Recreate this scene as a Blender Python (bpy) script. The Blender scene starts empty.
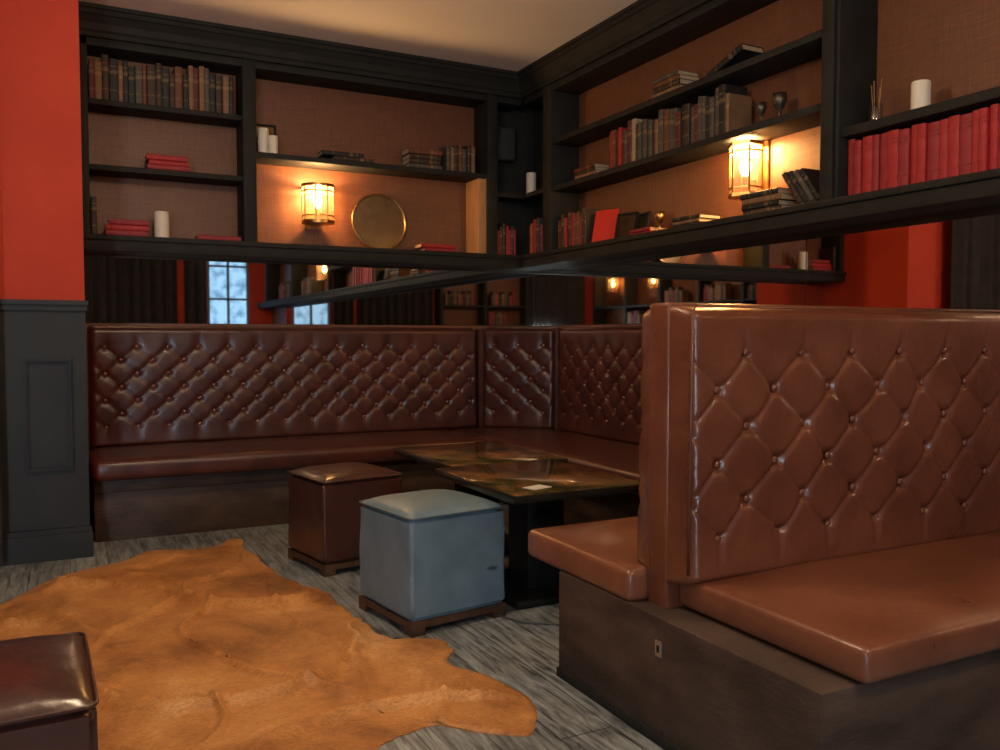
import bpy, bmesh, math, random
from mathutils import Vector, Matrix, noise
random.seed(7)
scene = bpy.context.scene
COL = scene.collection
try:
    scene.view_settings.view_transform = 'Standard'
except Exception: pass
scene.view_settings.exposure = 0.26

# ------------------------------------------------------------ materials
def mat(name, c1, c2=None, scale=6, rough=.5, metal=0, bump=0, bscale=None, stretch=(1,1,1), coat=0, detail=4, emit=None, estr=1, lo=.35, hi=.65, rvar=0, sheen=0, spec=.5):
    m = bpy.data.materials.new(name); m.use_nodes = True
    nt = m.node_tree; N = nt.nodes; L = nt.links
    b = N['Principled BSDF']
    b.inputs['Base Color'].default_value = (*c1, 1)
    b.inputs['Roughness'].default_value = rough
    b.inputs['Metallic'].default_value = metal
    b.inputs['Coat Weight'].default_value = coat
    b.inputs['Coat Roughness'].default_value = .15
    b.inputs['Sheen Weight'].default_value = sheen
    b.inputs['Specular IOR Level'].default_value = spec
    tc = N.new('ShaderNodeTexCoord'); mp = N.new('ShaderNodeMapping')
    mp.inputs['Scale'].default_value = stretch
    L.new(tc.outputs['Object'], mp.inputs['Vector'])
    if c2:
        n = N.new('ShaderNodeTexNoise'); n.inputs['Scale'].default_value = scale; n.inputs['Detail'].default_value = detail
        L.new(mp.outputs[0], n.inputs['Vector'])
        r = N.new('ShaderNodeValToRGB')
        r.color_ramp.elements[0].position = lo; r.color_ramp.elements[0].color = (*c1, 1)
        r.color_ramp.elements[1].position = hi; r.color_ramp.elements[1].color = (*c2, 1)
        L.new(n.outputs['Fac'], r.inputs['Fac']); L.new(r.outputs[0], b.inputs['Base Color'])
        if rvar:
            mr = N.new('ShaderNodeMapRange'); mr.inputs['To Min'].default_value = rough-rvar; mr.inputs['To Max'].default_value = rough+rvar
            L.new(n.outputs['Fac'], mr.inputs['Value']); L.new(mr.outputs[0], b.inputs['Roughness'])
    if bump:
        n2 = N.new('ShaderNodeTexNoise'); n2.inputs['Scale'].default_value = bscale or scale*4; n2.inputs['Detail'].default_value = 3
        L.new(mp.outputs[0], n2.inputs['Vector'])
        bp = N.new('ShaderNodeBump'); bp.inputs['Strength'].default_value = bump; bp.inputs['Distance'].default_value = .01
        L.new(n2.outputs['Fac'], bp.inputs['Height']); L.new(bp.outputs[0], b.inputs['Normal'])
    if emit:
        b.inputs['Emission Color'].default_value = (*emit, 1); b.inputs['Emission Strength'].default_value = estr
    return m

M = {}
M['dark'] = mat('dark_painted_wood', (.013,.013,.0115), (.020,.0195,.0175), scale=8, rough=.68, bump=.08, bscale=60, spec=.28)
M['slate'] = mat('slate_painted_panelling', (.014,.0145,.015), (.020,.0205,.021), scale=5, rough=.5, bump=.08, bscale=50, spec=.35)
M['red'] = mat('red_wall_paint', (.47,.034,.011), (.53,.043,.015), scale=2, rough=.75, bump=.1, bscale=120)
M['ceil'] = mat('ceiling_plaster', (.84,.77,.69), (.88,.81,.73), scale=1.5, rough=.85, bump=.08, bscale=40)
M['leather'] = mat('oxblood_leather', (.052,.0145,.012), (.080,.0225,.0175), scale=7, rough=.32, bump=.10, bscale=200, coat=.08, rvar=.07)
M['button'] = mat('oxblood_button_leather', (.12,.040,.032), (.15,.050,.040), scale=7, rough=.17, coat=.6)
M['leather_b'] = mat('brown_leather', (.120,.035,.018), (.175,.054,.028), scale=4.5, rough=.32, bump=.28, bscale=30, coat=.14, rvar=.11)
M['leather_seat'] = mat('tan_brown_leather', (.150,.050,.026), (.215,.077,.042), scale=4, rough=.31, bump=.2, bscale=24, coat=.14, rvar=.10)
M['leather_o'] = mat('chocolate_leather', (.045,.016,.013), (.065,.024,.019), scale=7, rough=.28, bump=.2, bscale=40, coat=.3)
M['leather_blue'] = mat('slate_blue_leather', (.105,.175,.23), (.14,.215,.275), scale=9, rough=.46, bump=.2, bscale=50, coat=.06, rvar=.08)
M['base'] = mat('worn_brown_wood', (.032,.018,.013), (.080,.048,.035), scale=4, rough=.6, bump=.3, bscale=40, stretch=(1,1,2.5))
M['footwood'] = mat('ottoman_base_wood', (.05,.022,.011), (.10,.045,.022), scale=20, rough=.5, bump=.2)
M['oak'] = mat('bare_oak_strip', (.38,.19,.08), (.46,.25,.11), scale=12, rough=.55, stretch=(4,4,.5))
M['black'] = mat('black_painted_metal', (.005,.005,.005), (.009,.008,.008), scale=10, rough=.6, spec=.25)
M['brass'] = mat('aged_brass', (.5,.28,.09), (.62,.38,.14), scale=20, rough=.3, metal=1)
M['bronze'] = mat('dull_bronze_rim', (.22,.14,.065), (.30,.19,.09), scale=20, rough=.4, metal=1)
M['traydark'] = mat('tray_bronze_inner', (.10,.075,.045), (.2,.14,.08), scale=12, rough=.22, metal=.9)
M['tray'] = mat('polished_tray_metal', (.36,.26,.16), (.48,.36,.23), scale=12, rough=.26, metal=1)
M['candle'] = mat('candle_wax', (.72,.66,.56), (.76,.7,.6), scale=8, rough=.5)
M['pages'] = mat('book_pages', (.36,.27,.17), (.46,.36,.24), scale=90, rough=.85, stretch=(6,1,1))
M['card'] = mat('white_card', (.7,.7,.68), (.64,.64,.62), scale=60, rough=.5)
M['silver'] = mat('brushed_socket_metal', (.35,.33,.30), (.42,.40,.36), scale=60, rough=.4, metal=.8)
M['curtain'] = mat('dark_curtain_cloth', (.016,.012,.012), (.028,.02,.02), scale=8, rough=.9)
M['cable'] = mat('grey_cable_rubber', (.05,.05,.05), (.08,.08,.08), scale=30, rough=.5)
M['mirror'] = mat('mirror_glass', (.74,.68,.61), (.77,.71,.64), scale=2, rough=.02, metal=1)
M['bulb'] = mat('lit_bulb', (1,.8,.5), emit=(1,.62,.25), estr=24)
M['pane'] = mat('dusk_window_pane', (.02,.02,.02), rough=.3, emit=(.42,.68,1), estr=1.7)
M['white'] = mat('window_frame_paint', (.12,.12,.13), (.15,.15,.16), scale=8, rough=.5)
M['tabedge'] = mat('black_table_edge', (.01,.012,.009), (.02,.02,.015), scale=20, rough=.25, coat=.4)

def window_sky():
    m = M['pane']; nt = m.node_tree; N = nt.nodes; L = nt.links; b = N['Principled BSDF']
    tc = N.new('ShaderNodeTexCoord'); n = N.new('ShaderNodeTexNoise'); n.inputs['Scale'].default_value = 6; n.inputs['Detail'].default_value = 6
    L.new(tc.outputs['Object'], n.inputs['Vector']); r = N.new('ShaderNodeValToRGB'); e = r.color_ramp.elements
    e[0].position = .36; e[0].color = (.10,.24,.42,1); e[1].position = .55; e[1].color = (.26,.52,.85,1)
    L.new(n.outputs['Fac'], r.inputs[0]); L.new(r.outputs[0], b.inputs['Emission Color'])
window_sky()
def scuff():
    m = M['leather_blue']; nt = m.node_tree; N = nt.nodes; L = nt.links; b = N['Principled BSDF']
    old = b.inputs['Base Color'].links[0].from_socket
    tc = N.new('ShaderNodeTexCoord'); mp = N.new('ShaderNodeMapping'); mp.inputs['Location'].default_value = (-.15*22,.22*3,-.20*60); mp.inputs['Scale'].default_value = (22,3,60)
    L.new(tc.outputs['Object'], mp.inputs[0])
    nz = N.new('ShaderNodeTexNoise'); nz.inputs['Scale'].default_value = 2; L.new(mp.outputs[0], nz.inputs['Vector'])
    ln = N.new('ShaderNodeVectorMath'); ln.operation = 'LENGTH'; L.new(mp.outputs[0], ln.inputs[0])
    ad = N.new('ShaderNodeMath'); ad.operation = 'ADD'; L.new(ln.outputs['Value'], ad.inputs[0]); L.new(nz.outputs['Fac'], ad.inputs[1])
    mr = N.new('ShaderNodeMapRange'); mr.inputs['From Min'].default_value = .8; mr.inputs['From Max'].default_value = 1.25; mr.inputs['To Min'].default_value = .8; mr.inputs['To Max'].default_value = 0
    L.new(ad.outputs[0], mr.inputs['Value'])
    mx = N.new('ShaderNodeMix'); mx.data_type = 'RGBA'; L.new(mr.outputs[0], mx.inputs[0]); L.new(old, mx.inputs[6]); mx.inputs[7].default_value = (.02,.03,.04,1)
    L.new(mx.outputs[2], b.inputs['Base Color'])
scuff()

def fabric_panel():
    m = bpy.data.materials.new('copper_grasscloth_wallpaper'); m.use_nodes = True
    nt = m.node_tree; N = nt.nodes; L = nt.links; b = N['Principled BSDF']; b.inputs['Roughness'].default_value = .5
    tc = N.new('ShaderNodeTexCoord')
    a = N.new('ShaderNodeMapping'); a.inputs['Scale'].default_value = (10,10,210); L.new(tc.outputs['Object'], a.inputs[0])
    c = N.new('ShaderNodeMapping'); c.inputs['Scale'].default_value = (210,210,10); L.new(tc.outputs['Object'], c.inputs[0])
    n1 = N.new('ShaderNodeTexNoise'); n1.inputs['Scale'].default_value = 1; L.new(a.outputs[0], n1.inputs['Vector'])
    n2 = N.new('ShaderNodeTexNoise'); n2.inputs['Scale'].default_value = 1; L.new(c.outputs[0], n2.inputs['Vector'])
    ad = N.new('ShaderNodeMath'); ad.operation = 'ADD'; L.new(n1.outputs['Fac'], ad.inputs[0]); L.new(n2.outputs['Fac'], ad.inputs[1])
    r = N.new('ShaderNodeValToRGB'); r.color_ramp.elements[0].position = .3; r.color_ramp.elements[1].position = .7
    hv = N.new('ShaderNodeMath'); hv.operation = 'MULTIPLY'; hv.inputs[1].default_value = .5; L.new(ad.outputs[0], hv.inputs[0])
    r.color_ramp.elements[0].color = (.105,.037,.018,1); r.color_ramp.elements[1].color = (.20,.074,.034,1)
    L.new(hv.outputs[0], r.inputs[0]); L.new(r.outputs[0], b.inputs['Base Color'])
    return m
M['panel'] = fabric_panel()

def floor_mat():
    m = bpy.data.materials.new('weathered_floorboards'); m.use_nodes = True
    nt = m.node_tree; N = nt.nodes; L = nt.links; b = N['Principled BSDF']
    tc = N.new('ShaderNodeTexCoord')
    mp = N.new('ShaderNodeMapping'); mp.inputs['Rotation'].default_value = (0,0,math.radians(90)); L.new(tc.outputs['Object'], mp.inputs[0])
    br = N.new('ShaderNodeTexBrick'); br.inputs['Scale'].default_value = 1; br.inputs['Brick Width'].default_value = 1.9; br.inputs['Row Height'].default_value = .17
    br.inputs['Mortar Size'].default_value = .0025; br.inputs['Color1'].default_value = (.75,.75,.75,1); br.inputs['Color2'].default_value = (1.05,1.05,1.05,1); br.inputs['Mortar'].default_value = (.2,.2,.2,1)
    L.new(mp.outputs[0], br.inputs['Vector'])
    mg = N.new('ShaderNodeMapping'); mg.inputs['Scale'].default_value = (22,2.4,1); L.new(tc.outputs['Object'], mg.inputs[0])
    n = N.new('ShaderNodeTexNoise'); n.inputs['Scale'].default_value = 2.0; n.inputs['Detail'].default_value = 9; n.inputs['Distortion'].default_value = .6; n.inputs['Roughness'].default_value = .66
    L.new(mg.outputs[0], n.inputs['Vector'])
    w = N.new('ShaderNodeTexNoise'); w.inputs['Scale'].default_value = 2.0; w.inputs['Detail'].default_value = 5; w.inputs['Roughness'].default_value = .6; L.new(tc.outputs['Object'], w.inputs['Vector'])
    wm = N.new('ShaderNodeMath'); wm.operation = 'MULTIPLY_ADD'; wm.inputs[1].default_value = .4; wm.inputs[2].default_value = -.2; L.new(w.outputs['Fac'], wm.inputs[0])
    ad = N.new('ShaderNodeMath'); ad.operation = 'ADD'; L.new(n.outputs['Fac'], ad.inputs[0]); L.new(wm.outputs[0], ad.inputs[1])
    r = N.new('ShaderNodeValToRGB'); r.color_ramp.elements[0].position = .34; r.color_ramp.elements[1].position = .62
    r.color_ramp.elements[0].color = (.055,.062,.070,1); r.color_ramp.elements[1].color = (.38,.425,.455,1)
    L.new(ad.outputs[0], r.inputs[0])
    mx = N.new('ShaderNodeMix'); mx.data_type = 'RGBA'; mx.blend_type = 'MULTIPLY'; mx.inputs[0].default_value = 1
    L.new(r.outputs[0], mx.inputs[6]); L.new(br.outputs['Color'], mx.inputs[7]); L.new(mx.outputs[2], b.inputs['Base Color'])
    b.inputs['Roughness'].default_value = .36
    bp = N.new('ShaderNodeBump'); bp.inputs['Strength'].default_value = .2; bp.inputs['Distance'].default_value = .003
    L.new(mx.outputs[2], bp.inputs['Height']); L.new(bp.outputs[0], b.inputs['Normal'])
    return m
M['floor'] = floor_mat()

def hide_mat():
    m = bpy.data.materials.new('golden_cowhide_hair'); m.use_nodes = True
    nt = m.node_tree; N = nt.nodes; L = nt.links; b = N['Principled BSDF']
    b.inputs['Roughness'].default_value = .48; b.inputs['Sheen Weight'].default_value = .12; b.inputs['Sheen Tint'].default_value = (1,.7,.45,1)
    tc = N.new('ShaderNodeTexCoord')
    n = N.new('ShaderNodeTexNoise'); n.inputs['Scale'].default_value = 1.9; n.inputs['Detail'].default_value = 10; n.inputs['Distortion'].default_value = .35; n.inputs['Roughness'].default_value = .68
    L.new(tc.outputs['Object'], n.inputs['Vector'])
    r = N.new('ShaderNodeValToRGB'); e = r.color_ramp.elements
    e[0].position = .32; e[0].color = (.14,.048,.014,1); e[1].position = .68; e[1].color = (.80,.46,.20,1)
    x = e.new(.42); x.color = (.38,.145,.036,1); x = e.new(.50); x.color = (.56,.24,.065,1); x = e.new(.58); x.color = (.66,.31,.095,1)
    L.new(n.outputs['Fac'], r.inputs[0])
    mp = N.new('ShaderNodeMapping'); mp.inputs['Scale'].default_value = (60,260,60); mp.inputs['Rotation'].default_value = (0,0,.5); L.new(tc.outputs['Object'], mp.inputs[0])
    h = N.new('ShaderNodeTexNoise'); h.inputs['Scale'].default_value = 1; h.inputs['Detail'].default_value = 4; h.inputs['Distortion'].default_value = 1.0; L.new(mp.outputs[0], h.inputs['Vector'])
    r2 = N.new('ShaderNodeValToRGB'); r2.color_ramp.elements[0].position = .3; r2.color_ramp.elements[0].color = (.58,.54,.5,1); r2.color_ramp.elements[1].position = .6; r2.color_ramp.elements[1].color = (1,1,1,1)
    L.new(h.outputs['Fac'], r2.inputs[0])
    mx = N.new('ShaderNodeMix'); mx.data_type = 'RGBA'; mx.blend_type = 'MULTIPLY'; mx.inputs[0].default_value = 1
    L.new(r.outputs[0], mx.inputs[6]); L.new(r2.outputs[0], mx.inputs[7]); L.new(mx.outputs[2], b.inputs['Base Color'])
    bp = N.new('ShaderNodeBump'); bp.inputs['Strength'].default_value = .45; bp.inputs['Distance'].default_value = .004
    L.new(h.outputs['Fac'], bp.inputs['Height']); L.new(bp.outputs[0], b.inputs['Normal'])
    return m
M['hide'] = hide_mat()

def table_mat():
    m = bpy.data.materials.new('lacquered_patina_tabletop'); m.use_nodes = True
    nt = m.node_tree; N = nt.nodes; L = nt.links; b = N['Principled BSDF']
    b.inputs['Roughness'].default_value = .12; b.inputs['Coat Weight'].default_value = .5
    tc = N.new('ShaderNodeTexCoord')
    n = N.new('ShaderNodeTexNoise'); n.inputs['Scale'].default_value = 4.2; n.inputs['Detail'].default_value = 10; n.inputs['Distortion'].default_value = .3; n.inputs['Roughness'].default_value = .72
    L.new(tc.outputs['Object'], n.inputs['Vector'])
    r = N.new('ShaderNodeValToRGB'); e = r.color_ramp.elements
    e[0].position = .34; e[0].color = (.012,.020,.010,1); e[1].position = .68; e[1].color = (.46,.19,.05,1)
    x = e.new(.45); x.color = (.055,.05,.018,1); x = e.new(.56); x.color = (.22,.10,.028,1)
    L.new(n.outputs['Fac'], r.inputs[0]); L.new(r.outputs[0], b.inputs['Base Color'])
    return m
M['table'] = table_mat()

def see_through(name, gloss, transl, tint=(1,.9,.7), emis=None):
    m = bpy.data.materials.new(name); m.use_nodes = True
    nt = m.node_tree; N = nt.nodes; L = nt.links; N.remove(N['Principled BSDF'])
    out = N['Material Output']
    t = N.new('ShaderNodeBsdfTransparent'); t.inputs[0].default_value = (*tint,1)
    last = t
    if transl:
        tr = N.new('ShaderNodeBsdfTranslucent'); tr.inputs[0].default_value = (*tint,1)
        a = N.new('ShaderNodeMixShader'); a.inputs[0].default_value = transl; L.new(t.outputs[0], a.inputs[1]); L.new(tr.outputs[0], a.inputs[2]); last = a
    g = N.new('ShaderNodeBsdfGlossy'); g.inputs['Roughness'].default_value = .08
    c = N.new('ShaderNodeMixShader'); c.inputs[0].default_value = gloss; L.new(last.outputs[0], c.inputs[1]); L.new(g.outputs[0], c.inputs[2]); last = c
    if emis:
        e = N.new('ShaderNodeEmission'); e.inputs[0].default_value = (*emis[0],1); e.inputs[1].default_value = emis[1]
        s = N.new('ShaderNodeAddShader'); L.new(last.outputs[0], s.inputs[0]); L.new(e.outputs[0], s.inputs[1]); last = s
    L.new(last.outputs[0], out.inputs[0]); return m
M['shade'] = see_through('amber_glass_shade', .05, .045, (1,.9,.72), ((1,.55,.2),.08))
M['glass'] = see_through('clear_glass', .2, 0, (1,1,1))
M['globe'] = see_through('fill_lamp_globe', .02, .1, (1,.95,.85), ((1,.75,.48),2.5))  # glowing globe of the added fill lamps

# ------------------------------------------------------------ mesh helpers
def link(o): COL.objects.link(o); return o
def setp(o, parent):
    if parent is not None: o.parent = parent
def obj_from_bm(name, bm, mats, loc=(0,0,0), rot=(0,0,0), parent=None, smooth=False, angle=None):
    me = bpy.data.meshes.new(name); bm.normal_update(); bm.to_mesh(me); bm.free()
    for m in (mats if isinstance(mats, (list, tuple)) else [mats]): me.materials.append(m)
    if smooth:
        for p in me.polygons: p.use_smooth = True
        if angle:
            try: me.set_sharp_from_angle(angle=math.radians(angle))
            except Exception: pass
    o = bpy.data.objects.new(name, me); link(o); o.location = loc; o.rotation_euler = rot; setp(o, parent); return o
def add_box(bm, lo, hi):
    r = bmesh.ops.create_cube(bm, size=1)
    c = [(a+b)/2 for a, b in zip(lo, hi)]; s = [b-a for a, b in zip(lo, hi)]
    for v in r['verts']: v.co = Vector((v.co.x*s[0]+c[0], v.co.y*s[1]+c[1], v.co.z*s[2]+c[2]))
    return r['verts']
def add_cyl(bm, x, y, z0, z1, r0, r1=None, seg=24):
    r1 = r0 if r1 is None else r1
    r = bmesh.ops.create_cone(bm, cap_ends=True, segments=seg, radius1=r0, radius2=r1, depth=z1-z0)
    for v in r['verts']: v.co += Vector((x, y, (z0+z1)/2))
    return r['verts']
def box(name, lo, hi, m, parent=None, bevel=0, seg=2, org=None):
    c = Vector([(a+b)/2 for a, b in zip(lo, hi)]); h = [(b-a)/2 for a, b in zip(lo, hi)]
    bm = bmesh.new(); add_box(bm, [-x for x in h], h)
    if bevel: bmesh.ops.bevel(bm, geom=bm.edges[:], offset=bevel, segments=seg, affect='EDGES', profile=.5)
    p = c - (parent.location if parent else Vector((0,0,0)))
    return obj_from_bm(name, bm, m, p, parent=parent, smooth=bevel > 0, angle=35 if bevel else None)
def multibox(name, boxes, m, loc=(0,0,0), parent=None, bevel=0, rot=(0,0,0)):
    bm = bmesh.new()
    for lo, hi in boxes: add_box(bm, lo, hi)
    if bevel: bmesh.ops.bevel(bm, geom=bm.edges[:], offset=bevel, segments=2, affect='EDGES')
    return obj_from_bm(name, bm, m, loc, rot, parent)
def empty(name, loc, label, cat, rot=(0,0,0), group=None):
    e = bpy.data.objects.new(name, None); e.empty_display_size = .1; link(e); e.location = loc; e.rotation_euler = rot
    e['label'] = label; e['category'] = cat
    if group: e['group'] = group
    return e
def tag(o, label, cat, group=None):
    o['label'] = label; o['category'] = cat
    if group: o['group'] = group
    return o
def struct(o): o['kind'] = 'structure'; return o
def sweep(name, pts, r, m, closed=False, seg=8, loc=(0,0,0), parent=None):
    bm = bmesh.new(); n = len(pts); P = [Vector(p) for p in pts]; rings = []
    for i in range(n):
        a = P[(i-1) % n] if (closed or i > 0) else P[i]; b = P[(i+1) % n] if (closed or i < n-1) else P[i]
        t = (b-a).normalized(); up = Vector((0,0,1)) if abs(t.z) < .9 else Vector((1,0,0))
        s = t.cross(up).normalized(); u = s.cross(t)
        rings.append([bm.verts.new(P[i]+r*(math.cos(k*2*math.pi/seg)*s+math.sin(k*2*math.pi/seg)*u)) for k in range(seg)])
    for i in range(n if closed else n-1):
        A = rings[i]; B = rings[(i+1) % n]
        for k in range(seg): bm.faces.new((A[k], A[(k+1) % seg], B[(k+1) % seg], B[k]))
    if not closed: bm.faces.new(rings[0]); bm.faces.new(rings[-1][::-1])
    bmesh.ops.recalc_face_normals(bm, faces=bm.faces[:])
    return obj_from_bm(name, bm, m, loc, parent=parent, smooth=True)
def lathe(bm, prof, seg=32, axis='z', c=(0,0,0)):
    rings = []
    for (r, z) in prof:
        ring = []
        for k in range(seg):
            a = 2*math.pi*k/seg
            if axis == 'z': co = (c[0]+r*math.cos(a), c[1]+r*math.sin(a), c[2]+z)
            else: co = (c[0]+r*math.cos(a), c[1]+z, c[2]+r*math.sin(a))
            ring.append(bm.verts.new(co))
        rings.append(ring)
    for A, B in zip(rings, rings[1:]):
        for k in range(seg): bm.faces.new((A[k], A[(k+1) % seg], B[(k+1) % seg], B[k]))
    bm.faces.new(rings[0]); bm.faces.new(rings[-1])
    bmesh.ops.recalc_face_normals(bm, faces=bm.faces[:])

def cushion(name, lo, hi, m, parent, r=.03, dome=.012, seg=4):
    c = Vector([(a+b)/2 for a, b in zip(lo, hi)]); h = [(b-a)/2 for a, b in zip(lo, hi)]
    bm = bmesh.new(); add_box(bm, [-x for x in h], h)
    bmesh.ops.bevel(bm, geom=bm.edges[:], offset=r, segments=seg, affect='EDGES', profile=.5)
    nx = max(2, int(h[0]/.08)); ny = max(2, int(h[1]/.08))
    for i in range(1, nx*2):
        g = bm.verts[:]+bm.edges[:]+bm.faces[:]
        bmesh.ops.bisect_plane(bm, geom=g, plane_co=((-1+i/nx)*h[0], 0, 0), plane_no=(1,0,0))
    for i in range(1, ny*2):
        g = bm.verts[:]+bm.edges[:]+bm.faces[:]
        bmesh.ops.bisect_plane(bm, geom=g, plane_co=(0, (-1+i/ny)*h[1], 0), plane_no=(0,1,0))
    for v in bm.verts:
        if v.co.z > 0:
            fx = 1-(abs(v.co.x)/h[0])**4; fy = 1-(abs(v.co.y)/h[1])**4
            v.co.z += dome*max(0, fx)*max(0, fy)
            v.co.z += (.008*noise.noise(Vector((v.co.x*4+c.x, v.co.y*4+c.y, 3)))+.003*noise.noise(Vector((v.co.x*9+c.x, v.co.y*9+c.y, 8))))*max(0, fx)*max(0, fy)
    p = c - (parent.location if parent else Vector((0,0,0)))
    return obj_from_bm(name, bm, m, p, parent=parent, smooth=True, angle=60)

def tuft_panel(W, H, p, q, rows, m, loc, rotz, parent, thick=.10, depth=.035, lean=.05, step=.011, buttons=True, z0=None, bmat=None, ex=4.5, brad=.014, dimple=.35, wob=.05, merge=False, crease=1.0):
    nx = int(W/step); nz = int(H/step)
    zb = (H-(rows-1)*q)/2 if z0 is None else z0
    zt = zb+(rows-1)*q
    off = p*.5
    er = .035
    def prof(d): return 1-(1-2*d)**ex
    def dist(a): return abs(a-round(a))
    def height(x, z):
        xx = (x-off)/p
        xx += wob*noise.noise(Vector((x*6, z*6, loc[0])))
        if z < zb:
            h = prof(dist(xx))**2; k = max(0, 1-(zb-z)/max(zb, .01)); h = 1-(1-h)*k**1.8*crease
        elif z > zt:
            par = (rows-1) % 2
            h = prof(dist(xx+.5*par))**2; k = max(0, 1-(z-zt)/(H-zt)); h = 1-(1-h)*k**1.8*crease
        else:
            zz = (z-zb)/(2*q); da = dist(xx+zz); db = dist(xx-zz)
            h = prof(da)*prof(db)
            s = math.sqrt(da*da+db*db); w = min(1, s/.38)
            h = h*(1-.45*w)+.45*w*(1-(1-h)*.55) if h < 1 else h
            h = 1-(1-h)*crease
            h -= dimple*math.exp(-(s/.13)**2)
        h *= 1+.10*noise.noise(Vector((x*3, z*3, loc[1])))
        h += .16*noise.noise(Vector((x*9, z*9, loc[1])))
        dx = min(x, W-x); dz = min(z, H-z)
        e = 1.0
        for d in (dx, dz):
            if d < er: e *= math.sqrt(max(0, 1-(1-d/er)**2))
        return (thick-depth+depth*h)*e
    bm = bmesh.new(); g = []
    for j in range(nz+1):
        z = H*j/nz
        g.append([bm.verts.new((W*i/nx, -height(W*i/nx, z)+lean*z/H, z)) for i in range(nx+1)])
    for j in range(nz):
        for i in range(nx): bm.faces.new((g[j][i], g[j][i+1], g[j+1][i+1], g[j+1][i]))
    L = Vector(loc)-parent.location
    o = obj_from_bm('tufted_backrest', bm, m, L, (0,0,rotz), parent, smooth=True)
    if buttons:
        bb = bmesh.new(); bmesh.ops.create_uvsphere(bb, u_segments=14, v_segments=8, radius=brad)
        for v in bb.verts: v.co.y *= .6
        pos = []
        for j in range(rows):
            x = off if j % 2 == 0 else off-.5*p
            z = zb+j*q
            while x < W-.03:
                if x > .03: pos.append(Vector((x, -(thick-depth)-.003+lean*z/H, z)))
                x += p
        if merge:
            base_v = [v.co.copy() for v in bb.verts]; bb.verts.index_update(); base_f = [[v.index for v in f.verts] for f in bb.faces]
            bb.free(); out_ = bmesh.new()
            for P_ in pos:
                vs = [out_.verts.new(c+P_) for c in base_v]
                for f in base_f: out_.faces.new([vs[i] for i in f])
            ob = obj_from_bm('button', out_, bmat or m, L, (0,0,rotz), parent, smooth=True); ob['kind'] = 'stuff'
        else:
            me = bpy.data.meshes.new('button'); bb.to_mesh(me); bb.free(); me.materials.append(bmat or m)
            for f in me.polygons: f.use_smooth = True
            R = Matrix.Rotation(rotz, 3, 'Z')
            for P_ in pos:
                b = bpy.data.objects.new('button', me); link(b); b.parent = parent
                b.location = L+R@P_; b.rotation_euler = (0,0,rotz)
    return o

# ------------------------------------------------------------ room shell
CZ = 2.96
XR = 3.15; YB = 5.62; XL = -3.5; YF = -3.6
struct(box('floor', (XL-.1, YF-.1, -.1), (XR+.1, YB+.1, 0), M['floor']))
struct(box('ceiling', (XL-.1, YF-.1, CZ), (XR+.1, YB+.1, CZ+.1), M['ceil']))
struct(box('wall_back', (.085, YB, 0), (XR+.1, YB+.12, CZ), M['panel']))
struct(box('wall_right', (XR, YF, 0), (XR+.12, YB, CZ), M['panel']))
struct(box('wall_left', (XL-.12, YF, 0), (XL, YB, CZ), M['red']))
struct(box('wall_inner', (XL, 4.75, 0), (.085, YB+.12, CZ), M['red']))
W1 = (2.1,2.78,.75,2.7); W2 = (-2.45,-1.80,.25,1.30)
def seg_(x0,x1,z0,z1): return ((x0,YF-.12,z0),(x1,YF,z1))
fw = multibox('wall_front', [seg_(XL,W2[0],0,CZ), seg_(W2[0],W2[1],0,W2[2]), seg_(W2[0],W2[1],W2[3],CZ), seg_(W2[1],W1[0],0,CZ), seg_(W1[0],W1[1],0,W1[2]), seg_(W1[0],W1[1],W1[3],CZ), seg_(W1[1],XR+.12,0,CZ)], M['red'])
struct(fw)
def window(name, w4, zs):
    x0, x1, z0, z1 = w4; bm = bmesh.new()
    B = [((x0,YF-.08,z0),(x0+.04,YF-.02,z1)), ((x1-.04,YF-.08,z0),(x1,YF-.02,z1)), ((x0,YF-.08,z0),(x1,YF-.02,z0+.06)), ((x0,YF-.08,z1-.06),(x1,YF-.02,z1)), (((x0+x1)/2-.02,YF-.07,z0),((x0+x1)/2+.02,YF-.03,z1))]
    for z in zs: B.append(((x0,YF-.07,z-.018),(x1,YF-.03,z+.018)))
    for lo, hi in B: add_box(bm, lo, hi)
    w = struct(obj_from_bm(name, bm, M['white']))
    wp = box('window_pane', (x0,YF-.11,z0), (x1,YF-.09,z1), M['pane']); wp.parent = w; wp['label'] = 'glowing blue daylight window glass'
    return w
window('window_1', W1, (1.2,1.75,2.3))
w2 = window('fill_window', W2, (.8,))  # low window added below mirror view as a source of cool fill
# wainscot on inner wall
struct(multibox('trim_1', [((XL,4.735,.0),(.087,4.75,1.25)), ((XL,4.715,1.235),(.095,4.752,1.262)), ((XL,4.70,1.262),(.10,4.752,1.285))], M['slate'], bevel=0))
boxes = []
x = .022
for k in range(3):
    x0, x1, z0, z1 = x-.215, x, .44, 1.0
    for w_, d_, i_ in ((.022,.014,0),(.008,.026,.006)):
        a0, a1, b0, b1 = x0+i_, x1-i_, z0+i_, z1-i_; yy = 4.735-d_
        boxes += [((a0,yy,b0),(a0+w_,4.74,b1)), ((a1-w_,yy,b0),(a1,4.74,b1)), ((a0+w_,yy,b0),(a1-w_,4.74,b0+w_)), ((a0+w_,yy,b1-w_),(a1-w_,4.74,b1))]
    x -= .36
struct(multibox('trim_2', boxes, M['slate']))
struct(multibox('baseboard_left', [((XL,4.70,0),(.10,4.734,.13)), ((XL,4.71,.13),(.095,4.734,.155))], M['slate']))
RT = 2.80
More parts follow.
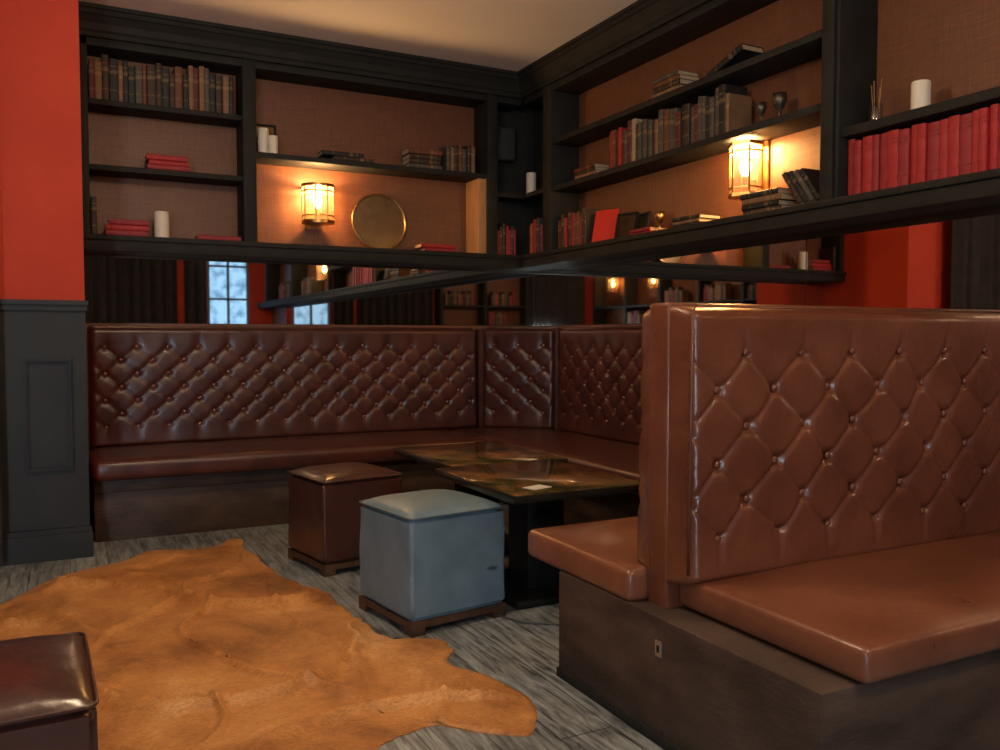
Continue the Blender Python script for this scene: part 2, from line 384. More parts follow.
def crown(name, axis):
    prof = [(.22,RT),(.24,RT),(.24,2.825),(.25,2.835),(.26,2.87),(.285,2.905),(.295,2.91),(.295,2.935),(.305,2.938),(.305,CZ),(.0,CZ),(.0,RT)]
    bm = bmesh.new()
    if axis == 'back': A = [bm.verts.new((.085, YB-o, z)) for o, z in prof]; B = [bm.verts.new((XR-o, YB-o, z)) for o, z in prof]
    else: A = [bm.verts.new((XR-o, YB-o, z)) for o, z in prof]; B = [bm.verts.new((XR-o, YF, z)) for o, z in prof]
    n = len(prof)
    for i in range(n): bm.faces.new((A[i], A[(i+1) % n], B[(i+1) % n], B[i]))
    bm.faces.new(A); bm.faces.new(B)
    bmesh.ops.recalc_face_normals(bm, faces=bm.faces[:])
    return struct(obj_from_bm(name, bm, M['dark']))
crown('trim_3', 'back'); crown('trim_4', 'right')

# ------------------------------------------------------------ bookcases
FY = 5.40; FX = 2.93; BZ0, BZ1 = 1.60, 1.69
bc = empty('bookcase', (1.4, YB, BZ0), 'dark painted built-in wall bookcase above the corner banquette', 'bookcase')
br_ = empty('bookcase', (XR, 2.5, BZ0), 'long dark painted wall bookcase running above the booth', 'bookcase')
def bb_(name, lo, hi, m=None, par=None, bevel=.004): return box(name, lo, hi, m or M['dark'], par, bevel)
bb_('base_board', (.087, FY-.02, BZ0), (XR-.001, YB-.001, BZ1), par=bc)
bb_('edge_moulding', (.087, FY-.035, BZ1-.03), (2.89, FY-.0205, BZ1), par=bc)
bb_('upright', (.087, FY, BZ1), (.135, YB-.001, RT), par=bc)
bb_('upright', (.985, FY-.01, BZ1), (1.065, YB-.001, RT), par=bc)
bb_('upright', (2.65, FY-.01, BZ1), (2.73, YB-.001, RT), par=bc)
bb_('shelf', (.135, FY+.01, 2.43), (.985, YB-.001, 2.462), par=bc)
bb_('shelf', (.135, FY+.01, 2.06), (.985, YB-.001, 2.092), par=bc)
bb_('shelf', (1.065, FY+.005, 2.215), (2.65, YB-.001, 2.25), par=bc)
bb_('top_rail', (.087, FY, 2.755), (2.925, YB-.001, RT), par=bc)
o = box('side_lining', (2.585, FY+.01, BZ1), (2.65, YB-.002, 2.215), M['oak'], bc, .003); o['label'] = 'bare light wood upright lining'
bb_('shelf', (2.73,FY+.01,2.10),(XR-.001,YB-.001,2.13), par=bc, bevel=0)
bb_('shelf', (FX+.01,5.091,2.10),(XR-.001,FY+.009,2.13), par=br_, bevel=0)
o = bb_('back_panel', (2.73,YB-.012,BZ1),(XR-.001,YB-.001,RT), par=bc, bevel=0); o['label'] = 'dark painted corner back panel'
o = bb_('back_panel', (XR-.012,5.091,BZ1),(XR-.001,FY-.002,RT), par=br_, bevel=0); o['label'] = 'dark painted corner back panel'
o = bb_('side_panel', (XR-.012,FY-.002,BZ1),(XR-.001,YB-.012,RT), par=bc, bevel=0); o['label'] = 'dark painted corner side panel'

bb_('base_board', (FX-.02, YF+.001, BZ0), (XR-.001, FY-.021, BZ1), par=br_)
bb_('edge_moulding', (FX-.035, YF+.001, BZ1-.03), (FX-.0205, FY-.036, BZ1), par=br_)
for y0, y1 in ((4.985,5.09),(2.585,2.68),(.70,.78),(-1.2,-1.12),(-3.0,-2.92)):
    bb_('upright', (FX-.01, y0, BZ1), (XR-.001, y1, RT), par=br_)
bb_('column', (FX-.03, 2.60, BZ1), (FX-.01, 2.665, RT), par=br_)
bb_('shelf', (FX+.005, 2.68, 2.40), (XR-.001, 4.985, 2.435), par=br_)
bb_('shelf', (FX+.005, 2.68, 2.085), (XR-.001, 4.985, 2.12), par=br_)
for y0, y1 in ((.78,2.585),(-1.12,.70),(-2.92,-1.2)):
    bb_('shelf', (FX+.005, y0, 1.945 if y0 > .7 else 2.30), (XR-.001, y1, 1.985 if y0 > .7 else 2.34), par=br_)
bb_('top_rail', (FX, YF+.001, 2.755), (XR-.001, FY-.02, RT), par=br_)

DW = .30
def far_case(axis, a0, a1, label):
    loc = (((a0+a1)/2, YF, 0) if axis == 'front' else (XL, (a0+a1)/2, 0))
    e = empty('bookcase', loc, label, 'bookcase')
    def B(name, s0, s1, z0, z1, d0=.001, d1=DW, mm='dark'):
        if axis == 'front': return box(name, (s0,YF+d0,z0), (s1,YF+d1,z1), M[mm], e, .003)
        return box(name, (XL+d0,s0,z0), (XL+d1,s1,z1), M[mm], e, .003)
    o = B('back_panel', a0, a1, .9, 2.8, .001, .02, 'panel'); o['label'] = 'copper grasscloth back panel'
    B('cabinet_base', a0, a1, 0, .9)
    n = max(1, round((a1-a0)/1.1))
    for i in range(n+1):
        s = a0+(a1-a0-.06)*i/n; B('upright', s, s+.06, .9, 2.8, .02)
    for z in (.9,1.3,1.68,2.44,2.8): B('shelf', a0+.06, a1-.06, z, z+.035, .02, DW-.01)
    return e
far_case('front', -1.75, .12, 'dark painted bookcase on the far wall opposite the bench')
far_case('left', -3.25, 4.2, 'long dark painted bookcase lining the opposite wall')

# ------------------------------------------------------------ mirrors
def mirror(lo, hi, label):
    o = box('wall_mirror', lo, hi, M['mirror']); tag(o, label, 'mirror', 'mirror strip above the banquette'); return o
mirror((.09,YB-.008,1.19),(1.6,YB-.001,1.598), 'long frameless mirror pane above the tufted bench')
mirror((1.603,YB-.008,1.19),(XR-.009,YB-.001,1.598), 'long frameless mirror pane above the tufted bench')
mirror((XR-.008,2.962,1.19),(XR-.001,YB-.009,1.598), 'long frameless mirror pane meeting the room corner')
mirror((XR-.008,.8,1.19),(XR-.001,2.956,1.598), 'frameless mirror pane above the booth divider')
mirror((XR-.008,-2.5,1.19),(XR-.001,.796,1.598), 'frameless mirror pane under the long bookcase')
struct(box('trim_5', (XR-.02, YF+.001, .0), (XR-.001, 1.12, 1.185), M['slate']))

# ------------------------------------------------------------ banquette
bq = empty('corner_banquette', (1.5, 5.2, 0), 'L-shaped oxblood leather banquette with deep buttoned back', 'bench')
BT = 1.175
KW = dict(lean=.02, depth=.017, brad=.014, ex=4, bmat=M['button'], dimple=.8, wob=.04, crease=.62)
tuft_panel(2.53, BT-.44, .176, .080, 7, M['leather'], (.11, 5.605, .44), 0, bq, **KW)
tuft_panel(.5515, BT-.44, .1838, .080, 7, M['leather'], (2.718, 5.578, .44), -math.pi/4, bq, merge=True, **KW)
tuft_panel(2.50, BT-.44, .176, .080, 7, M['leather'], (3.135, 5.11, .44), -math.pi/2, bq, merge=True, **KW)
bm = bmesh.new()
poly = [(2.66,5.56),(3.08,5.14),(3.14,5.14),(3.14,5.61),(2.66,5.61)]
A = [bm.verts.new((x,y,.3)) for x, y in poly]; B = [bm.verts.new((x,y,BT-.01)) for x, y in poly]
bm.faces.new(A); bm.faces.new(B)
for i in range(5): bm.faces.new((A[i],A[(i+1)%5],B[(i+1)%5],B[i]))
bmesh.ops.recalc_face_normals(bm, faces=bm.faces[:])
obj_from_bm('corner_infill', bm, M['leather'], -bq.location, parent=bq)
cushion('seat_cushion', (.11,4.87,.345), (2.405,5.55,.455), M['leather'], bq, r=.035)
cushion('seat_cushion', (2.41,2.60,.345), (3.08,5.55,.455), M['leather'], bq, r=.035)
box('bench_base', (.115,5.02,0), (3.1,5.6,.345), M['base'], bq, .005)
box('bench_base', (2.56,2.6,0), (3.14,5.02,.345), M['base'], bq, .005)
box('plinth_rail', (.115,4.995,.27), (2.56,5.02,.34), M['base'], bq, .004)

# ------------------------------------------------------------ booth divider
bo = empty('booth_bench', (2.3, 1.9, 0), 'back-to-back booth bench in brown buttoned leather on a worn wood base', 'bench')
BX = 1.47
tuft_panel(XR-.01-BX, 1.19-.42, .21, .102, 6, M['leather_b'], (BX, 1.875, .42), 0, bo, thick=.11, depth=.015, lean=.02, step=.007, ex=13, brad=.0115, bmat=M['leather_b'], dimple=.9, wob=.14, crease=.85)
tuft_panel(XR-.01-BX, 1.19-.42, .21, .102, 6, M['leather_b'], (XR-.01, 1.945, .42), math.pi, bo, thick=.10, depth=.02, lean=.02, step=.012, buttons=False, ex=7)
o = box('backrest_frame', (BX-.004,1.865,.34), (XR-.01,1.955,1.198), M['leather_b'], bo, .012, 3); o['label'] = 'smooth leather covered centre panel and end'
sweep('piping', [(BX+.012,1.79,.46),(BX+.012,1.785,1.165),(BX+.03,1.79,1.187),(XR-.02,1.79,1.187)], .0045, M['leather_b'], loc=-bo.location, parent=bo)
o = cushion('seat_cushion', (1.505,1.232,.354), (XR-.01,1.865,.436), M['leather_seat'], bo, r=.018, dome=.016, seg=3)
o = cushion('seat_cushion', (1.405,1.955,.345), (XR-.01,2.56,.440), M['leather_seat'], bo, r=.022, dome=.014)
box('bench_base', (1.405,1.262,0), (XR-.005,2.34,.348), M['base'], bo, .006)
box('plinth', (1.40,1.257,0), (XR-.005,2.345,.03), M['dark'], bo, .003)
o = multibox('socket_plate', [((1.4005,1.80,.242),(1.4055,1.828,.286))], M['silver'], loc=-bo.location, parent=bo, bevel=.0015)
o['label'] = 'small worn metal socket plate'
o = multibox('socket_insert', [((1.3995,1.809,.254),(1.4006,1.819,.274))], M['black'], loc=-bo.location, parent=bo)

# ------------------------------------------------------------ ottomans
def ottoman(loc, rz, s, h, m, label, seam=None):
    e = empty('ottoman', loc, label, 'footstool', (0,0,rz), 'cube footstools on the floor')
    a = s/2; b0 = .052; t0 = h-.034
    bm = bmesh.new(); add_box(bm, (-a,-a,b0), (a,a,t0))
    bmesh.ops.bevel(bm, geom=bm.edges[:], offset=.016, segments=3, affect='EDGES')
    bmesh.ops.subdivide_edges(bm, edges=[ed for ed in bm.edges if ed.calc_length() > .2], cuts=9, use_grid_fill=True)
    for v in bm.verts:
        n = noise.noise(Vector((v.co.x*10+loc[0], v.co.y*10, v.co.z*6+loc[1])))*.006+noise.noise(Vector((v.co.x*22+loc[0], v.co.y*22, v.co.z*8)))*.002
        d = Vector((v.co.x, v.co.y, 0)).normalized(); v.co += d*n
    obj_from_bm('upholstered_body', bm, m, parent=e, smooth=True, angle=50)
    N_ = 30; bm = bmesh.new(); g = []
    for j in range(N_+1):
        row = []
        for i in range(N_+1):
            x = -1+2*i/N_; y = -1+2*j/N_
            # round the plan corners and swell the pad
            kx = x*math.sqrt(1-.06*y*y*x*x); ky = y*math.sqrt(1-.06*x*x*y*y)
            f = max(0,1-abs(x)**4)*max(0,1-abs(y)**4)
            row.append(bm.verts.new((kx*a, ky*a, t0+.024*f**.45+.014*(1-x*x)*(1-y*y)+.0035*f*noise.noise(Vector((x*2.5,y*2.5,loc[0]))))))
        g.append(row)
    for j in range(N_):
        for i in range(N_): bm.faces.new((g[j][i],g[j][i+1],g[j+1][i+1],g[j+1][i]))
    bmesh.ops.recalc_face_normals(bm, faces=bm.faces[:])
    obj_from_bm('top_pad', bm, m, parent=e, smooth=True)
    pts = []
    r = .022
    for cx, cy, a0 in ((a-r,a-r,0),(-a+r,a-r,90),(-a+r,-a+r,180),(a-r,-a+r,270)):
        for k in range(5):
            an = math.radians(a0+k*22.5); pts.append((cx+r*math.cos(an), cy+r*math.sin(an), t0+.001))
    sweep('piping', pts, .0042, seam or m, True, parent=e)
    bx = []
    for sx in (-1,1):
        for sy in (-1,1):
            bx.append(((sx*(a-.03)-.03, sy*(a-.03)-.03, 0),(sx*(a-.03)+.03, sy*(a-.03)+.03, .03)))
    bx.append(((-a,-a,.026),(a,a,b0)))
    multibox('wooden_base', bx, M['footwood'], parent=e, bevel=.002)
    return e
ottoman((1.285,3.13,.0), math.radians(9), .43, .470, M['leather_blue'], 'slate blue leather cube footstool on wooden base beside the rug', mat('blue_grey_piping',(.07,.11,.14),(.10,.15,.18),rough=.4))
ottoman((1.205,4.05,.0), math.radians(10), .42, .470, M['leather_o'], 'dark brown leather cube footstool beside the low table')
ottoman((-.19,1.90,.014), math.radians(2), .44, .45, M['leather_o'], 'dark brown leather cube footstool standing on the cowhide')

# ------------------------------------------------------------ cowhide rug
out = [(-.27,4.02),(-.05,4.37),(.2,4.5),(.365,4.68),(.55,4.60),(.68,4.62),(.77,4.76),(.83,4.72),(.80,4.5),(.84,4.3),(.83,4.1),(.90,3.80),(.98,3.5),(.99,3.15),(1.03,2.9),(1.10,2.80),(1.19,2.82),(1.19,2.7),(1.13,2.6),(1.2,2.42),(1.22,2.25),(1.20,2.12),(1.11,2.03),(1.0,2.1),(.9,2.19),(.75,2.14),(.62,2.0),(.55,1.85),(.45,1.55),(.1,1.35),(-.4,1.3),(-.8,1.35),(-1.0,1.8),(-.8,2.3),(-.85,2.9),(-1.1,3.3),(-.9,3.8),(-.55,3.8)]
def catmull(P, k):
    r = []; n = len(P)
    for i in range(n):
        p0, p1, p2, p3 = [Vector((*P[(i+j) % n], 0)) for j in (-1,0,1,2)]
        for s in range(k):
            t = s/k; r.append(.5*((2*p1)+(-p0+p2)*t+(2*p0-5*p1+4*p2-p3)*t*t+(-p0+3*p1-3*p2+p3)*t**3))
    return r
O = catmull(out, 12); cen = Vector((.2, 3.0, 0)); n = len(O)
for i, p in enumerate(O):
    d = (p-cen).normalized(); O[i] = p+d*(.03*noise.noise(Vector((p.x*6,p.y*6,0)))+.014*noise.noise(Vector((p.x*22,p.y*22,0)))+.006*noise.noise(Vector((p.x*60,p.y*60,0))))
bm = bmesh.new(); K = 70; rings = []
def rug_h(x, y, f):
    ed = min(1,(1-f)*8)
    flat = min(1, max(abs(x+.19),abs(y-1.9))/.35)**6 if max(abs(x+.19),abs(y-1.9)) < .35 else 1
    w = .5+.5*noise.noise(Vector((x*1.9,y*1.9,5)))
    r1 = abs(noise.noise(Vector((x*1.1+4,y*1.7,1)))); r2 = abs(noise.noise(Vector((x*2.6-3,y*1.6,7)))); r3 = noise.noise(Vector((x*5,y*5,2)))
    far = max(0, min(1, (y-3.9)/.5))
    return .003+(.018*w*(ed+.1)+.034*(max(0,.07-r1)/.07)**1.3*ed+.020*(max(0,.05-r2)/.05)**1.3*ed+(.004+.012*far)*max(0,r3)*(ed+.25))*flat
c0 = bm.verts.new((0,0,rug_h(cen.x,cen.y,0)))
for k in range(1, K+1):
    f = (k/K)
    rings.append([bm.verts.new((p.x*f+cen.x*(1-f)-cen.x, p.y*f+cen.y*(1-f)-cen.y, rug_h(p.x*f+cen.x*(1-f), p.y*f+cen.y*(1-f), f))) for p in O])
for i in range(n): bm.faces.new((c0, rings[0][i], rings[0][(i+1) % n]))
for A, B in zip(rings, rings[1:]):
    for i in range(n): bm.faces.new((A[i], B[i], B[(i+1) % n], A[(i+1) % n]))
low = [bm.verts.new((v.co.x, v.co.y, 0.0005)) for v in rings[-1]]
for i in range(n): bm.faces.new((rings[-1][i], low[i], low[(i+1) % n], rings[-1][(i+1) % n]))
bmesh.ops.recalc_face_normals(bm, faces=bm.faces[:])
rug = obj_from_bm('cowhide_rug', bm, M['hide'], (cen.x, cen.y, 0), smooth=True)
tag(rug, 'golden brown natural cowhide rug lying wavy on dark floorboards', 'rug')

# ------------------------------------------------------------ tables
def table(x0, y0, x1, y1, h, label):
    e = empty('low_table', ((x0+x1)/2,(y0+y1)/2,0), label, 'table', group='low tables in front of the banquette')
    box('table_top', (x0+.010,y0+.010,h-.02), (x1-.010,y1-.006,h), M['table'], e, .003)
    box('table_edge', (x0,y0,h-.034), (x1,y1,h-.003), M['tabedge'], e, .004)
    cx, cy = e.location.x, e.location.y
    box('pedestal', (cx-.09,cy-.09,.03), (cx+.09,cy+.09,h-.034), M['black'], e, .004)
    box('foot_plate', (cx-.22,cy-.24,0), (cx+.22,cy+.24,.03), M['black'], e, .005)
    return e
table(1.50,2.83,2.14,3.62,.50,'low square table with mottled copper and green lacquered top')
table(1.59,3.622,2.23,4.41,.50,'low square table with dark lacquered top pushed to another')
cd = multibox('menu_card', [((-.05,-.035,0),(.05,.035,.002))], M['card'], (1.67,2.95,.5005), rot=(0,0,.3)); tag(cd,'small white card lying on the lacquered table','card')
cb = sweep('power_cable', [(1.60,2.80,.006),(1.54,2.84,.006),(1.50,2.95,.006),(1.52,3.04,.006),(1.55,3.06,.006)][::-1]+[(1.7,2.72,.006),(1.8,2.6,.006),(1.8,2.45,.006)], .005, M['cable']); tag(cb,'thin grey cable trailing on the floor under the table','cable')

# ------------------------------------------------------------ sconces
def sconce(loc, rz, R, H, seg, bars, label, power, group='brass lantern sconces in the bookcase'):
    e = empty('wall_sconce', loc, label, 'wall lamp', (0,0,rz), group)
    cy = -R-.03
    multibox('back_plate', [((-.05,-.012,-H/2-.02),(.05,-.001,H/2+.03)), ((-.012,cy,-H/2-.004),(.012,-.005,-H/2+.010)), ((-.012,cy,H/2-.010),(.012,-.005,H/2+.004))], M['brass'], parent=e, bevel=.002)
    def ring(z0, z1, ro, ri):
        bm = bmesh.new(); v = []
        for k in range(seg):
            a = 2*math.pi*(k+.5)/seg; c, s = math.cos(a), math.sin(a)
            v.append([bm.verts.new((r*c, cy+r*s, z)) for r, z in ((ro,z0),(ro,z1),(ri,z1),(ri,z0))])
        for k in range(seg):
            A = v[k]; B = v[(k+1) % seg]
            for j in range(4): bm.faces.new((A[j],A[(j+1)%4],B[(j+1)%4],B[j]))
        bmesh.ops.recalc_face_normals(bm, faces=bm.faces[:])
        obj_from_bm('frame_ring', bm, M['brass'], parent=e)
    ring(H/2-.018, H/2, R+.006, R-.010); ring(-H/2, -H/2+.018, R+.006, R-.010)
    ring(H/2-.05, H/2-.042, R+.003, R-.004); ring(-H/2+.042, -H/2+.05, R+.003, R-.004)
    for k in range(bars):
        a = 2*math.pi*(k+.5)/bars
        bm = bmesh.new(); add_cyl(bm, R*math.cos(a), cy+R*math.sin(a), -H/2, H/2, .005, seg=8)
        obj_from_bm('frame_bar', bm, M['brass'], parent=e)
    bm = bmesh.new(); v = []
    for k in range(seg):
        a = 2*math.pi*(k+.5)/seg; v.append([bm.verts.new(((R-.006)*math.cos(a), cy+(R-.006)*math.sin(a), z)) for z in (-H/2+.01, H/2-.01)])
    for k in range(seg): bm.faces.new((v[k][0],v[k][1],v[(k+1)%seg][1],v[(k+1)%seg][0]))
    obj_from_bm('glass_shade', bm, M['shade'], parent=e)
    bm = bmesh.new(); add_cyl(bm, 0, cy, -H/2, -.03, .012, seg=12); add_cyl(bm,0,cy,-H/2-.002,-H/2+.004,R-.008,seg=seg); obj_from_bm('lamp_holder', bm, M['brass'], parent=e)
    bm = bmesh.new(); lathe(bm, [(.008,-.03),(.024,-.01),(.032,.02),(.022,.055),(.004,.075)], 12, c=(0,cy,0)); obj_from_bm('bulb', bm, M['bulb'], parent=e, smooth=True)
    if power:
        l = bpy.data.lights.new('sconce_light','POINT'); l.energy = power; l.color = (1,.56,.22); l.shadow_soft_size = .03
        lo = bpy.data.objects.new('sconce_light', l); link(lo); lo.parent = e; lo.location = (0, cy, .11)
    return e
sconce((1.47,YB-.002,1.965), 0, .10, .25, 28, 8, 'round brass lantern wall light with glowing ribbed glass', 28)
sconce((XR-.002,3.26,1.935), -math.pi/2, .082, .27, 6, 6, 'six-sided brass lantern wall light with clear glass', 30)
sconce((XR-.002,.25,1.98), -math.pi/2, .10, .26, 12, 6, 'brass lantern wall light above the long ledge', 7)
sconce((XL+.022,-2.75,2.13), math.pi/2, .11, .26, 12, 6, 'brass lantern wall light on the opposite bookcase', 8)
sconce((XL+.022,-1.45,2.13), math.pi/2, .11, .26, 12, 6, 'brass lantern wall light on the opposite bookcase', 8)

# ------------------------------------------------------------ books
BASE_T, BASE_H, BASE_D = .03, .24, .15
def book_cover_mesh(name, m):
    bm = bmesh.new(); t = BASE_T/2; h = BASE_H; d = BASE_D
    outer = [(t,d),(t,.006)]+[(t*math.cos(a),.006-.006*math.sin(a)) for a in (math.radians(k) for k in (30,60,90,120,150))]+[(-t,.006),(-t,d)]
    inner = [(-t+.0025,d),(-t+.0025,.008),(t-.0025,.008),(t-.0025,d)]
    P = outer+inner; A = [bm.verts.new((x,y,0)) for x,y in P]; B = [bm.verts.new((x,y,h)) for x,y in P]; n = len(P)
    for i in range(n): bm.faces.new((A[i],A[(i+1)%n],B[(i+1)%n],B[i]))
    bm.faces.new(A[::-1]); bm.faces.new(B)
    bmesh.ops.recalc_face_normals(bm, faces=bm.faces[:])
    for z in (.05,.19,.205): add_box(bm, (-t*.9,-.0012,z),(t*.9,.004,z+.003))
    me = bpy.data.meshes.new(name); bm.to_mesh(me); bm.free(); me.materials.append(m); return me
def book_mat(name, c, gold=(.45,.3,.12), gstr=.35):
    m = bpy.data.materials.new(name); m.use_nodes = True; nt = m.node_tree; N = nt.nodes; L = nt.links; b = N['Principled BSDF']; b.inputs['Roughness'].default_value = .6
    tc = N.new('ShaderNodeTexCoord'); sp = N.new('ShaderNodeSeparateXYZ'); L.new(tc.outputs['Object'], sp.inputs[0])
    fac = None
    for c0, w in ((.198,.004),(.165,.012),(.06,.004)):
        q = N.new('ShaderNodeMath'); q.operation = 'COMPARE'; q.inputs[1].default_value = c0; q.inputs[2].default_value = w; L.new(sp.outputs[2], q.inputs[0])
        if fac is None: fac = q
        else:
            a = N.new('ShaderNodeMath'); a.operation = 'MAXIMUM'; L.new(fac.outputs[0], a.inputs[0]); L.new(q.outputs[0], a.inputs[1]); fac = a
    ys = N.new('ShaderNodeMath'); ys.operation = 'LESS_THAN'; ys.inputs[1].default_value = .0058; L.new(sp.outputs[1], ys.inputs[0])
    nn = N.new('ShaderNodeTexNoise'); nn.inputs['Scale'].default_value = 160; L.new(tc.outputs['Object'], nn.inputs['Vector'])
    th = N.new('ShaderNodeMath'); th.operation = 'GREATER_THAN'; th.inputs[1].default_value = .48; L.new(nn.outputs['Fac'], th.inputs[0])
    a1 = N.new('ShaderNodeMath'); a1.operation = 'MULTIPLY'; L.new(fac.outputs[0], a1.inputs[0]); L.new(ys.outputs[0], a1.inputs[1])
    a2 = N.new('ShaderNodeMath'); a2.operation = 'MULTIPLY'; L.new(a1.outputs[0], a2.inputs[0]); L.new(th.outputs[0], a2.inputs[1])
    a3 = N.new('ShaderNodeMath'); a3.operation = 'MULTIPLY'; a3.inputs[1].default_value = gstr; L.new(a2.outputs[0], a3.inputs[0])
    n2 = N.new('ShaderNodeTexNoise'); n2.inputs['Scale'].default_value = 14; L.new(tc.outputs['Object'], n2.inputs['Vector'])
    mb = N.new('ShaderNodeMix'); mb.data_type = 'RGBA'; mb.inputs[6].default_value = (*[x*.75 for x in c],1); mb.inputs[7].default_value = (*[min(1,x*1.25) for x in c],1); L.new(n2.outputs['Fac'], mb.inputs[0])
    mx = N.new('ShaderNodeMix'); mx.data_type = 'RGBA'; L.new(a3.outputs[0], mx.inputs[0]); L.new(mb.outputs[2], mx.inputs[6]); mx.inputs[7].default_value = (*gold,1)
    L.new(mx.outputs[2], b.inputs['Base Color']); return m
BC = {'scarlet':(.36,.014,.018),'crimson':(.27,.014,.022),'maroon':(.09,.013,.015),'dark brown':(.035,.018,.012),'tan':(.19,.10,.05),'black':(.010,.010,.011),'navy':(.025,.03,.05),'olive green':(.07,.07,.03),'rust':(.13,.04,.016),'cream':(.32,.24,.16),'grey':(.065,.055,.045)}
BMESH = {k: book_cover_mesh('book', book_mat('book_cloth_'+k.replace(' ','_'), c, gstr=.05 if k in ('scarlet','crimson') else .35)) for k, c in BC.items()}
bm = bmesh.new(); add_box(bm, (-BASE_T/2+.0025,.009,.004),(BASE_T/2-.0025,BASE_D-.005,BASE_H-.004))
PM = bpy.data.meshes.new('pages'); bm.to_mesh(PM); bm.free(); PM.materials.append(M['pages'])
def book(color, loc, rot, t, h, d, label, group):
    o = bpy.data.objects.new('book', BMESH[color]); link(o); o.location = loc; o.rotation_euler = rot; o.scale = (t/BASE_T, d/BASE_D, h/BASE_H)
    o['label'] = label; o['category'] = 'book'; o['group'] = group
    p = bpy.data.objects.new('pages', PM); link(p); p.parent = o
    return o
def loc_on(wall, s, depth, z):
    if wall == 'back': return (s, FY+.02+depth, z)
    if wall == 'right': return (FX+.02+depth, s, z)
    if wall == 'front': return (s, YF+DW-.02-depth, z)
    return (XL+DW-.02-depth, s, z)
ROT = {'back':0,'right':-math.pi/2,'front':math.pi,'left':math.pi/2}
SG = {'back':1,'right':-1,'front':-1,'left':1}
def row(wall, s0, s1, z, pal, hr, tr, group, place, gap=.0, dr=(.12,.155)):
    s = s0; rz = ROT[wall]; sg = SG[wall]
    while True:
        t = random.uniform(*tr)
        if sg*(s1-s) < t: break
        c = random.choice(pal); h = random.uniform(*hr)
        book(c, loc_on(wall, s+sg*t/2, random.uniform(0,.02), z), (0,0,rz), t-.0008, h, random.uniform(*dr), '%s cloth hardback standing %s' % (c, place), group)
        s += sg*(t+random.uniform(0, gap))
def stack(wall, s, z, cols, w, group, place, depth=.0, d=.15, tt=(.025,.035), jit=.01):
    rz = ROT[wall]; sg = SG[wall]
    for c in cols:
        t = random.uniform(*tt); ww = w*random.uniform(.88,1.0); ss = s+random.uniform(-jit,jit)
        book(c, loc_on(wall, ss-sg*ww/2, depth+random.uniform(0,.012), z+t/2), (0,math.pi/2,rz), t-.0008, ww, d, '%s hardback lying %s' % (c, place), group)
        z += t
    return z
row('back', .14, .97, 2.463, ['dark brown','dark brown','maroon','black','rust','dark brown','tan','grey','tan','black'], (.195,.268), (.022,.05), 'old hardbacks on the upper shelf', 'on the upper shelf')
stack('back', .56, 2.093, ['crimson','scarlet','scarlet'], .24, 'red books piled on the middle shelf', 'in a pile on the middle shelf')
stack('back', .33, 1.691, ['crimson','scarlet','crimson'], .24, 'red books piled on the base board', 'in a pile beside a candle')
book('dark brown', (.155,5.44,1.691), (0,0,0), .03, .22, .15, 'dark brown hardback standing upright at the end of the ledge','hardbacks on the ledge')
stack('back', .84, 1.691, ['crimson'], .26, 'red books lying on the base board', 'on the ledge below the shelves')
stack('back', 1.66, 2.251, ['dark brown','black'], .30, 'books lying on the long shelf', 'on the long shelf', tt=(.022,.03), jit=.06)
stack('back', 2.20, 2.251, ['grey','dark brown','dark brown','rust'], .25, 'pile of dull books on the long shelf', 'in a pile on the long shelf')
row('back', 2.36, 2.58, 2.251, ['dark brown','tan','grey','rust'], (.16,.20), (.02,.035), 'books at the end of the long shelf', 'at the end of the long shelf')
stack('back', 2.30, 1.691, ['crimson','scarlet'], .26, 'red books beside the brass tray', 'beside the round tray', tt=(.025,.03))
row('back', 2.74, 2.92, 1.691, ['maroon','crimson','rust','grey','dark brown'], (.17,.24), (.02,.035), 'books in the corner', 'in the dark corner', dr=(.1,.13))
row('right', 5.37, 5.10, 1.691, ['maroon','navy','crimson','scarlet','tan'], (.19,.25), (.02,.035), 'books in the corner', 'in the dark corner', dr=(.1,.13))
stack('right', 4.62, 2.121, ['tan','dark brown','maroon'], .24, 'small pile on the middle shelf', 'in a small pile on the middle shelf', tt=(.02,.028))
row('right', 4.36, 4.22, 2.121, ['scarlet','crimson','rust'], (.19,.23), (.022,.035), 'hardbacks on the middle shelf', 'on the middle shelf')
row('right', 4.22, 3.28, 2.121, ['dark brown','tan','dark brown','maroon','grey','rust','cream','black','grey','tan'], (.19,.25), (.025,.05), 'hardbacks on the middle shelf', 'on the middle shelf')
stack('right', 3.80, 2.436, ['tan','dark brown','rust','grey'], .24, 'pile on the top shelf', 'in a pile on the top shelf', tt=(.022,.03))
b_ = book('black', (2.99,3.50,2.437), (0,math.radians(72),-math.pi/2), .035, .26, .15, 'black thick hardback tipped over on the top shelf', 'books on the top shelf')
b_.location.z = 2.437+.02
row('right', 4.97, 4.60, 1.691, ['maroon','crimson','dark brown','rust','maroon'], (.19,.24), (.022,.038), 'maroon books on the ledge', 'on the ledge by the corner')
stack('right', 3.62, 1.691, ['black','tan','black'], .24, 'books under the sconce', 'in a pile below the lantern', tt=(.018,.026))
stack('right', 3.08, 1.691, ['dark brown','black','tan','black'], .25, 'books beside the sconce', 'in a pile beside the lantern', tt=(.022,.030))
stack('right', 4.02, 1.691, ['scarlet','crimson'], .2, 'red books on the ledge', 'on the ledge', tt=(.018,.024))
for k in range(4):
    a = math.radians(36)
    y = 2.830-k*.034
    book(['dark brown','black','grey','black'][k], (2.96,y,1.703+.008), (0,-a,-math.pi/2), .025, .18, .14, '%s hardback leaning against its neighbours' % ['dark brown','black','grey','black'][k], 'leaning books on the ledge')
row('right', 2.575, 1.65, 1.691, ['crimson','scarlet','crimson','scarlet'], (.230,.246), (.03,.055), 'red hardbacks on the long ledge', 'in a red row on the ledge')
